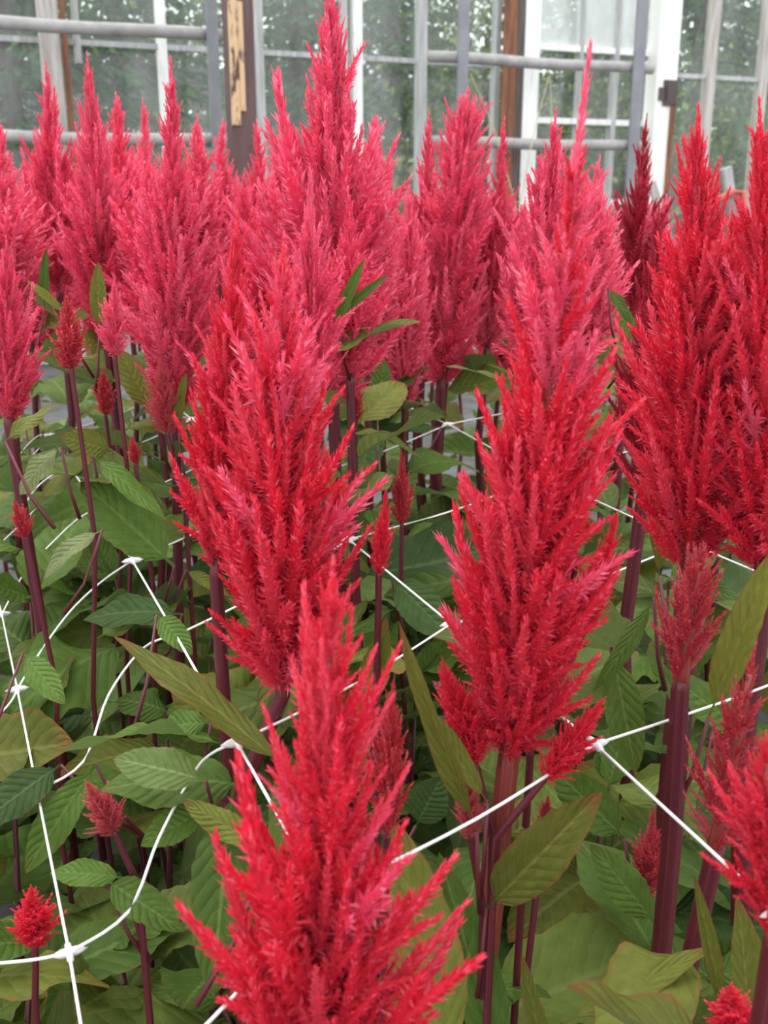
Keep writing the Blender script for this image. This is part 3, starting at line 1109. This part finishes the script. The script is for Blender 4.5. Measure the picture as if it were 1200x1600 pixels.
# plumes further back, one joined plume each
BACKL = [
    ('plume cut off by the left edge beneath the lower pipe', (0, 190), (12, 520), 110, 0.98, 'plume_pink_glare', 0),
    ('soft plume between the left edge and the grey-post plume', (38, 245), (48, 520), 90, 1.15, 'plume_pink_glare', 1),
    ('pointed plume third from the grey wooden post', (182, 152), (200, 450), 85, 1.22, 'plume_pink_glare', 2),
    ('thin far plume in front of the dark shed-like boards', (224, 160), (235, 430), 62, 1.40, 'plume_pink_glare', 0),
    ('plume with an orange-red tip left of the grey flat upright', (307, 185), (310, 460), 85, 1.08, 'plume_pink_glare', 3),
    ('far plume at the foot of the left grey upright', (347, 192), (345, 450), 70, 1.35, 'plume_pink_glare', 2),
    ('small pointed plume overlapping the base of the rusty post', (381, 268), (388, 520), 62, 0.98, 'plume_pink_glare', 1),
    ('plume emerging right behind the rusty post', (402, 195), (410, 480), 70, 1.45, 'plume_pink_glare', 2),
    ('bushy plume left of the towering plume', (440, 205), (445, 520), 105, 1.05, 'plume_pink_glare', 1),
    ('bushy plume under the right shoulder of the towering plume', (588, 190), (575, 540), 95, 1.00, 'plume_pink_glare', 3),
    ('little pointed plume between the towering and blunt-topped plumes', (609, 250), (600, 560), 60, 1.10, 'plume_pink_glare', 2),
    ('short plume right under the thin red tipped plume', (640, 300), (632, 640), 70, 1.05, 'plume_pink_glare', 1),
    ('far plume before the thick white post', (820, 315), (805, 560), 80, 1.30, 'plume_pink_glare', 3),
    ('plume behind the right flank of the tallest near plume', (935, 250), (915, 560), 95, 0.98, 'plume_pink_glare', 1),
    ('low far plume in front of the leaning grey board', (1040, 310), (1025, 560), 80, 1.35, 'plume_pink_glare', 2),
    ('plume seen between the big right plume and the right edge plume', (1145, 330), (1140, 640), 90, 0.80, 'plume', 3),
    ('tall dim plume behind the tall pointed left plume', (232, 250), (240, 560), 100, 0.92, 'plume_pink_glare', 3),
    ('dim plume filling the gap above the curly-topped plume', (415, 290), (420, 600), 95, 0.85, 'plume_pink_glare', 0),
    ('plume behind the right shoulder of the broad curly-topped one', (545, 300), (548, 600), 80, 0.74, 'plume_pink_glare', 0),
]
for lab, t, b, w, y, mn, v in BACKL:
    celosia(lab, t, b, w * 1.35, y, 0, mname=mn, var=v, leaves=8, group=BACK, stem_r=0.0036)

SMALLL = [
    ('little pink plume on a red stalk beneath the sharp left plumes', (103, 460), (112, 580), 58, 0.66, 'plume_pale', 1, None),
    ('pink side plume hanging below the sharp plume right of the grey post', (178, 440), (180, 562), 52, 0.72, 'plume_pink_glare', 3, None),
    ('faded side plume at the foot of the tall pointed left plume', (250, 560), (262, 680), 62, 0.73, 'plume_pale', 3, (290, 800)),
    ('tiny pink plume beside the purple stems on the left', (162, 575), (165, 650), 36, 0.80, 'plume_pale', 1, None),
    ('small pointed plume in the gap under the net crossing', (627, 705), (628, 822), 38, 0.70, 'plume_pale', 2, None),
    ('thin side plume right of the broad curly-topped plume', (603, 765), (592, 900), 42, 0.46, 'plume', 2, None),
    ('tiny pink bud plume on the left above the net', (206, 680), (212, 726), 24, 0.70, 'plume_pale', 3, None),
    ('little pale plume clinging to the purple stem at the left edge', (22, 780), (40, 842), 34, 0.60, 'plume_pale', 3, None),
    ('drooping dusty-red bud plume over the lower left leaves', (134, 1220), (180, 1302), 62, 0.44, 'plume_pale', 3, (215, 1375)),
    ('small red plume at the lower left edge beside the net', (48, 1385), (56, 1478), 78, 0.42, 'plume', 3, (55, 1580)),
    ('thin pale side plume just behind the nearest plume', (615, 1060), (604, 1310), 66, 0.36, 'plume_pale', 1, None),
    ('tiny red bud beside the olive red-edged leaf', (857, 1242), (850, 1295), 26, 0.41, 'plume_pale', 3, None),
    ('faded pink side plume before the thick purple stem', (1022, 1262), (1008, 1400), 62, 0.47, 'plume_pale', 0, (1005, 1460)),
    ('little red plume at the bottom right corner', (1140, 1540), (1150, 1620), 90, 0.34, 'plume', 3, None),
    ('slim side plume left of the blunt-topped plume stem', (636, 430), (637, 645), 56, 1.08, 'plume_pink_glare', 0, None),
    ('thin bright plume tip in front of the towering plume', (484, 262), (486, 520), 60, 0.72, 'plume_pink_glare', 0, None),
    ('little pink plume left of the net crossing', (558, 585), (556, 660), 26, 0.86, 'plume_pale', 2, None),
    ('pink side shoot low on the tallest near plume stem', (728, 1190), (735, 1310), 52, 0.41, 'plume_pale', 1, (755, 1420)),
    ('red side spike at the right foot of the tallest near plume', (945, 1092), (850, 1218), 70, 0.40, 'plume', 1, (775, 1300)),
    ('red spike reaching right beside the green folded leaf', (965, 800), (915, 980), 70, 0.43, 'plume', 2, (830, 1150)),
    ('red spike reaching left from the foot of the tallest near plume', (690, 1030), (745, 1200), 78, 0.415, 'plume', 1, (770, 1300)),
]
for lab, t, b, w, y, mn, v, ft in SMALLL:
    celosia(lab, t, b, w, y, 0, mname=mn, var=v, leaves=2 if y > 0.5 else 0, group=SMALL, stem_r=0.0018, foot=ft, name='celosia_shoot')

# far rows that show only as a pink mass behind: each still a plant
rf = np.random.default_rng(17)
for i in range(34):
    y = 1.45 + 0.95 * (i % 3) / 2 + rf.uniform(-.1, .1)
    px = -60 + (i // 3) * 118 + (i % 3) * 37 + rf.uniform(-12, 12)
    ty = (235 if px < 560 else 330) + rf.uniform(-12, 30)
    if 335 < px < 440:
        ty = 318
    d = 0.27 * F / y
    celosia('pink plume in the furthest rows, blurred among its neighbours', (px, ty), (px + 3, ty + d), 0.115 * F / y, y, 0,
            mname='plume_pink_glare', var=i % 4, leaves=4, group='furthest plumes before the glass wall', stem_r=0.004)

# the bed goes on to both sides of the camera
rb = np.random.default_rng(77)
for i in range(26):
    sgn = 1 if i % 2 else -1
    y = -0.10 + (i // 2) % 7 * 0.24 + rb.uniform(-.04, .04)
    x = sgn * (0.375 * (0.957 * max(y, 0) + 0.26) + 0.15 + (0.16 if i > 13 else 0) + rb.uniform(0, .05))
    G = Vector((x, y, 0))
    e = empty('celosia_plant', G)
    tag(e, 'red plumed plant where the bed continues beside the camera', 'flower', 'bed continuing to both sides')
    hb = rb.uniform(0.48, 0.60)
    pts = [G, G + wz(hb * .5), G + wz(hb)]
    mb = MB().tube([q - G for q in pts], [0.005, 0.0045, 0.004], 8, 0.05)
    mobj('stem', new_mesh('stem', mb.v, mb.f, M['stem'], mb.c), e)
    mobj('plume', low_plume(i % 4, 'plume_pink_glare'), e, None, Matrix.Translation(wz(hb - 0.01)) @ Matrix.Diagonal((0.29, 0.29, 0.28, 1)))
    for k in range(6):
        az = k * 2.4 + i
        p = G + wz(0.12 + hb * 0.12 * k)
        add_leaf(e, p, p + Vector((math.cos(az) * .1, math.sin(az) * .1, 0.02)), 0.065, (0, 0, 1), k % 8, 'leaf_mid')

# leafy shoots without plume under the net
LG = 'leafy shoots under the net'
rg = np.random.default_rng(31)
k = 0
for j in range(11):
    for i in range(9):
        y = 0.34 + j * 0.145 + rg.uniform(-.03, .03)
        x = (-0.46 + i * 0.115) * (0.17 + y * 0.88) + rg.uniform(-.03, .03)
        hh = min(0.49, 0.30 + 0.09 * j) + rg.uniform(-.07, .03)
        if y < 0.45:
            hh = min(hh, 0.36)
        G = Vector((x, y, 0))
        e = empty('celosia_shoot', G)
        tag(e, 'leafy green shoot without a plume growing low beneath the white net', 'plant', LG)
        pts = [G, G + Vector((rg.normal(0, .01), rg.normal(0, .01), hh * .5)), G + Vector((rg.normal(0, .02), rg.normal(0, .02), hh))]
        mb = MB().tube([q - G for q in pts], [0.0036, 0.0028, 0.0012], 8, 0.05)
        mobj('stem', new_mesh('stem', mb.v, mb.f, M['stem'], mb.c), e)
        random_leaves(e, pts, 14 if j < 6 else 9, rg, max(0.05, hh - 0.36), hh, (0.085, 0.14), 0.3)
        for q in range(2):
            az = rg.uniform(0, 6.28)
            d = Vector((math.cos(az) * .7, math.sin(az) * .7, 0.55))
            if (pts[-1] + d * 0.06).y > 0.3:
                add_leaf(e, pts[-1] - d * 0.004, pts[-1] + d * rg.uniform(.04, .065), rg.uniform(.026, .038), (rg.normal(0, .3), -0.4, 1), int(rg.integers(0, 8)), 'leaf_mid')
        PLANTS.append((e, G))

# ------------------------------------------------------------------ leaves that stand out, each on its nearest plant
HERO = [
    # base px, tip px, width px, y base, y tip, variant, material, normal hint
    ((452, 1205), (158, 946), 78, 0.40, 0.44, 1, 'leaf_olive', (0.3, -0.6, 0.8)),
    ((322, 1220), (170, 1178), 96, 0.42, 0.43, 7, 'leaf_light', (0.1, -0.6, 0.8)),
    ((745, 1300), (619, 968), 62, 0.39, 0.38, 2, 'leaf_olive', (-0.5, -1, 0.3)),
    ((762, 1255), (650, 1085), 50, 0.40, 0.40, 0, 'leaf_olive', (0.6, -1, 0.3)),
    ((760, 1420), (934, 1246), 118, 0.40, 0.37, 0, 'leaf_olive', (-0.3, -1, 0.45)),
    ((365, 1225), (325, 1570), 135, 0.42, 0.36, 7, 'leaf_mid', (-0.1, -1, 0.5)),
    ((420, 1330), (270, 1240), 60, 0.39, 0.41, 4, 'leaf_olive', (-0.1, -0.6, 0.8)),
    ((700, 1700), (625, 1285), 170, 0.36, 0.37, 7, 'leaf_olive', (0.3, -1, 0.35)),
    ((790, 1700), (690, 1330), 110, 0.40, 0.42, 0, 'leaf_mid', (0.2, -1, 0.35)),
    ((880, 1600), (1125, 1462), 70, 0.38, 0.38, 4, 'leaf_olive', (-0.2, -0.6, 0.9)),
    ((1108, 1120), (1214, 850), 78, 0.44, 0.42, 2, 'leaf_olive', (-0.6, -1, 0.1)),
    ((1022, 935), (930, 1100), 40, 0.47, 0.44, 3, 'leaf_mid', (0.2, -1, 0.6)),
    ((955, 1010), (1000, 1235), 82, 0.47, 0.44, 1, 'leaf_mid', (-0.2, -1, 0.5)),
    ((1025, 1445), (925, 1320), 85, 0.45, 0.46, 7, 'leaf_mid', (0, -1, 0.6)),
    ((1135, 1600), (1085, 1365), 34, 0.36, 0.37, 2, 'leaf_olive', (0, -1, 0.3)),
    ((1170, 1640), (1165, 1400), 75, 0.36, 0.36, 0, 'leaf_olive', (0.4, -1, 0.2)),
    ((975, 1310), (862, 1195), 95, 0.47, 0.47, 0, 'leaf_mid', (0, -1, 0.6)),
    ((272, 885), (122, 742), 118, 0.68, 0.70, 7, 'leaf_mid', (0, -0.7, 0.8)),
    ((285, 960), (105, 940), 85, 0.62, 0.62, 1, 'leaf_dark', (0, -0.7, 0.8)),
    ((175, 705), (95, 680), 62, 0.74, 0.72, 0, 'leaf_olive', (0, -1, 0.5)),
    ((240, 645), (183, 540), 62, 0.80, 0.80, 0, 'leaf_olive', (0.2, -1, 0.5)),
    ((145, 712), (262, 805), 52, 0.70, 0.66, 4, 'leaf_mid', (0, -0.8, 0.8)),
    ((95, 698), (12, 768), 38, 0.66, 0.64, 6, 'leaf_pale', (0, -0.7, 0.8)),
    ((160, 828), (33, 890), 48, 0.62, 0.60, 3, 'leaf_pale', (0, -0.7, 0.8)),
    ((155, 515), (153, 408), 38, 0.80, 0.80, 2, 'leaf_olive', (0.2, -1, 0.2)),
    ((102, 490), (43, 433), 22, 0.80, 0.78, 1, 'leaf_olive', (0, -0.8, 0.6)),
    ((70, 480), (72, 385), 26, 0.95, 0.95, 2, 'leaf_mid', (0, -1, 0.3)),
    ((520, 520), (570, 402), 30, 0.72, 0.70, 2, 'leaf_mid', (0, -1, 0.5)),
    ((528, 495), (607, 428), 24, 0.72, 0.72, 2, 'leaf_mid', (0, -1, 0.5)),
    ((690, 668), (535, 668), 46, 1.10, 1.05, 1, 'leaf_dark', (0, -0.6, 0.9)),
    ((590, 640), (600, 560), 50, 0.95, 0.95, 0, 'leaf_mid', (0, -1, 0.5)),
    ((612, 905), (712, 1000), 92, 0.68, 0.64, 7, 'leaf_dark', (0, -0.8, 0.8)),
    ((277, 665), (291, 580), 28, 0.73, 0.73, 2, 'leaf_olive', (-0.2, -1, 0.2)),
    ((8, 690), (78, 622), 48, 0.62, 0.62, 4, 'leaf_olive', (0, -0.9, 0.7)),
    ((330, 1262), (215, 1318), 76, 0.44, 0.42, 0, 'leaf_mid', (0, -0.7, 0.8)),
    ((195, 1372), (60, 1352), 62, 0.44, 0.44, 1, 'leaf_mid', (0, -0.7, 0.8)),
    ((165, 1375), (282, 1450), 80, 0.44, 0.41, 0, 'leaf_mid', (0, -0.7, 0.8)),
    ((95, 1195), (-45, 1290), 95, 0.50, 0.46, 7, 'leaf_dark', (0, -0.7, 0.8)),
    ((150, 1195), (28, 1370), 80, 0.50, 0.46, 0, 'leaf_mid', (0, -0.9, 0.7)),
    ((36, 1020), (98, 1098), 60, 0.54, 0.51, 7, 'leaf_mid', (0, -0.9, 0.7)),
    ((330, 1130), (225, 1130), 70, 0.50, 0.50, 1, 'leaf_mid', (0, -0.7, 0.8)),
    ((245, 960), (300, 1020), 55, 0.55, 0.53, 0, 'leaf_mid', (0, -0.8, 0.8)),
    ((560, 1130), (605, 965), 60, 0.47, 0.46, 2, 'leaf_olive', (0.3, -1, 0.2)),
    ((290, 890), (355, 925), 26, 0.70, 0.66, 1, 'leaf_olive', (0, -0.8, 0.6)),
    ((950, 450), (990, 500), 24, 0.95, 0.92, 1, 'leaf_mid', (0, -1, 0.6)),
    ((985, 540), (965, 465), 40, 1.05, 1.05, 0, 'leaf_mid', (0, -1, 0.5)),
    ((1030, 900), (1025, 770), 40, 0.55, 0.55, 2, 'leaf_olive', (0.3, -1, 0.2)),
    ((860, 1700), (815, 1490), 45, 0.38, 0.38, 2, 'leaf_olive', (0, -1, 0.3)),
    ((650, 1290), (690, 1215), 90, 0.48, 0.48, 0, 'leaf_dark', (0, -1, 0.6)),
    ((1075, 1120), (1015, 1010), 40, 0.47, 0.48, 1, 'leaf_mid', (0, -1, 0.6)),
]
for b, t, w, yb, yt, v, mn, nh in HERO:
    pb, pt = at_y(b[0], b[1], yb), at_y(t[0], t[1], yt)
    if pb.z < 0.03:
        pb.z = 0.03
    near = min(PLANTS, key=lambda q: (q[1].x - pb.x) ** 2 + (q[1].y - pb.y) ** 2)[0]
    wm = w * px_m(0.5 * (yb + yt), 0.5 * (b[1] + t[1]))
    add_leaf(near, pb, pt, wm, nh, v, mn)
    # leaf stalk from the stem
    g0 = near.location
    st = Vector((g0.x, g0.y, max(0.05, pb.z - 0.05)))
    if (st - pb).length > 0.012:
        mb = MB().tube([st - g0, (st + pb) / 2 - g0 + Vector((0, 0, -0.008)), pb - g0], [0.0014, 0.0011, 0.0009], 6)
        mobj('leaf_stalk', new_mesh('leaf_stalk', mb.v, mb.f, M['stem'], mb.c), near)

# ------------------------------------------------------------------ the white support net
NET = {}
ZN, ZA = H - 0.24, H - 0.31
rows = {
    'A': {-1: (152, 1760), 0: (108, 1488), 1: (58, 1235), 2: (27, 1077), 3: (3, 960), 4: (-22, 870), 5: (-45, 800)},
    'B': {-1: (505, 1400), 0: (370, 1160), 1: (275, 993), 2: (207, 876), 3: (152, 793), 4: (110, 730), 5: (80, 680)},
    'C': {-2: (1215, 1425), -1: (930, 1163), 0: (705, 975), 1: (545, 843), 2: (440, 757), 3: (365, 700), 4: (300, 655), 5: (252, 618)},
    'D': {-1: (1400, 985), 0: (1075, 848), 1: (850, 745), 2: (700, 663), 3: (590, 615), 4: (500, 578), 5: (430, 550)},
    'E': {0: (1370, 735), 1: (1110, 655), 2: (930, 606), 3: (800, 561), 4: (700, 532)},
    'F': {1: (1330, 610), 2: (1125, 563), 3: (962, 541), 4: (850, 520)},
}
for r, d in rows.items():
    for i, (px, py) in d.items():
        NET[(r, i)] = at_z(px, py, ZA if r == 'A' else ZN)
net = empty('support_net', NET[('B', 0)] * 1.0)
net.location.z = 0
NL = net.location
tag(net, 'white plastic support net stretched through the flower stems', 'net')


def string(pts, r=0.00072):
    P = [p - NL for p in pts]
    q = []
    for i in range(len(P) - 1):          # Catmull-Rom
        a, b = P[max(0, i - 1)], P[i]
        c, d = P[i + 1], P[min(len(P) - 1, i + 2)]
        for s in range(5):
            t = s / 5
            q.append(0.5 * ((2 * b) + (c - a) * t + (2 * a - 5 * b + 4 * c - d) * t * t + (3 * b - a - 3 * c + d) * t ** 3))
    q.append(P[-1])
    mb = MB().tube(q, r, 6)
    return mobj('string', new_mesh('string', mb.v, mb.f, M['net']), net)


SAG = {('A', 0): [(200, 1425), (248, 1310), (300, 1212), (330, 1178)], ('A', 1): [(130, 1190), (170, 1085), (225, 1012)],
       ('A', 2): [(62, 1020), (110, 955), (160, 908)], ('A', 3): [(40, 893), (80, 850), (118, 814)]}
for r, d in rows.items():
    ks = sorted(d)
    for a, b in zip(ks[:-1], ks[1:]):
        string([NET[(r, a)], NET[(r, b)]])
order = 'ABCDEF'
for a, b in zip(order[:-1], order[1:]):
    for i in sorted(set(rows[a]) & set(rows[b])):
        mid = []
        if (a, i) in SAG:
            n = len(SAG[(a, i)])
            mid = [at_z(px, py, lerp(ZA, ZN, (k + 1) / (n + 1))) for k, (px, py) in enumerate(SAG[(a, i)])]
        else:
            mid = [lerp(NET[(a, i)], NET[(b, i)], 0.5) - Vector((0, 0, 0.004))]
        string([NET[(a, i)], *mid, NET[(b, i)]])
string([NET[('A', 0)], at_z(50, 1500, ZA), at_z(-60, 1510, ZA)])
string([NET[('A', 1)], at_z(20, 1243, ZA), at_z(-70, 1262, ZA)])
string([NET[('A', 2)], at_z(10, 1105, ZA), at_z(-60, 1170, ZA)])
string([NET[('B', 4)], at_z(78, 745, ZN), at_z(52, 768, ZN - 0.01), at_z(33, 802, ZN - 0.03)])
string([NET[('B', 5)], at_z(60, 681, ZN), at_z(35, 705, ZN), at_z(12, 742, ZN - 0.02)])
# knots: flat four-armed lumps where the strings fuse
def knot_mesh():
    V, Fc = [], []
    n = 24
    for i in range(n):
        a = 2 * math.pi * i / n
        r = 0.0016 + 0.0034 * abs(math.cos(2 * a)) ** 4
        V += [(r * math.cos(a), r * math.sin(a), 0.0), (r * .6 * math.cos(a), r * .6 * math.sin(a), 0.0014), (r * .6 * math.cos(a), r * .6 * math.sin(a), -0.0014)]
    t, u = len(V), len(V) + 1
    V += [(0, 0, 0.0019), (0, 0, -0.0019)]
    for i in range(n):
        a, b = 3 * i, 3 * ((i + 1) % n)
        Fc += [(a, b, b + 1, a + 1), (a + 1, b + 1, t), (b, a, a + 2, b + 2), (b + 2, a + 2, u)]
    return new_mesh('knot', V, Fc, M['net'])


KM = knot_mesh()
for (r, i), p in NET.items():
    d1 = NET.get((r, i + 1), p) - NET.get((r, i - 1), p)
    if d1.length < 1e-6:
        d1 = D1
    o = mobj('knot', KM, net, p - NL)
    o.rotation_euler.z = math.atan2(d1.y, d1.x)
    o.scale = (1.6, 1.6, 1.3)
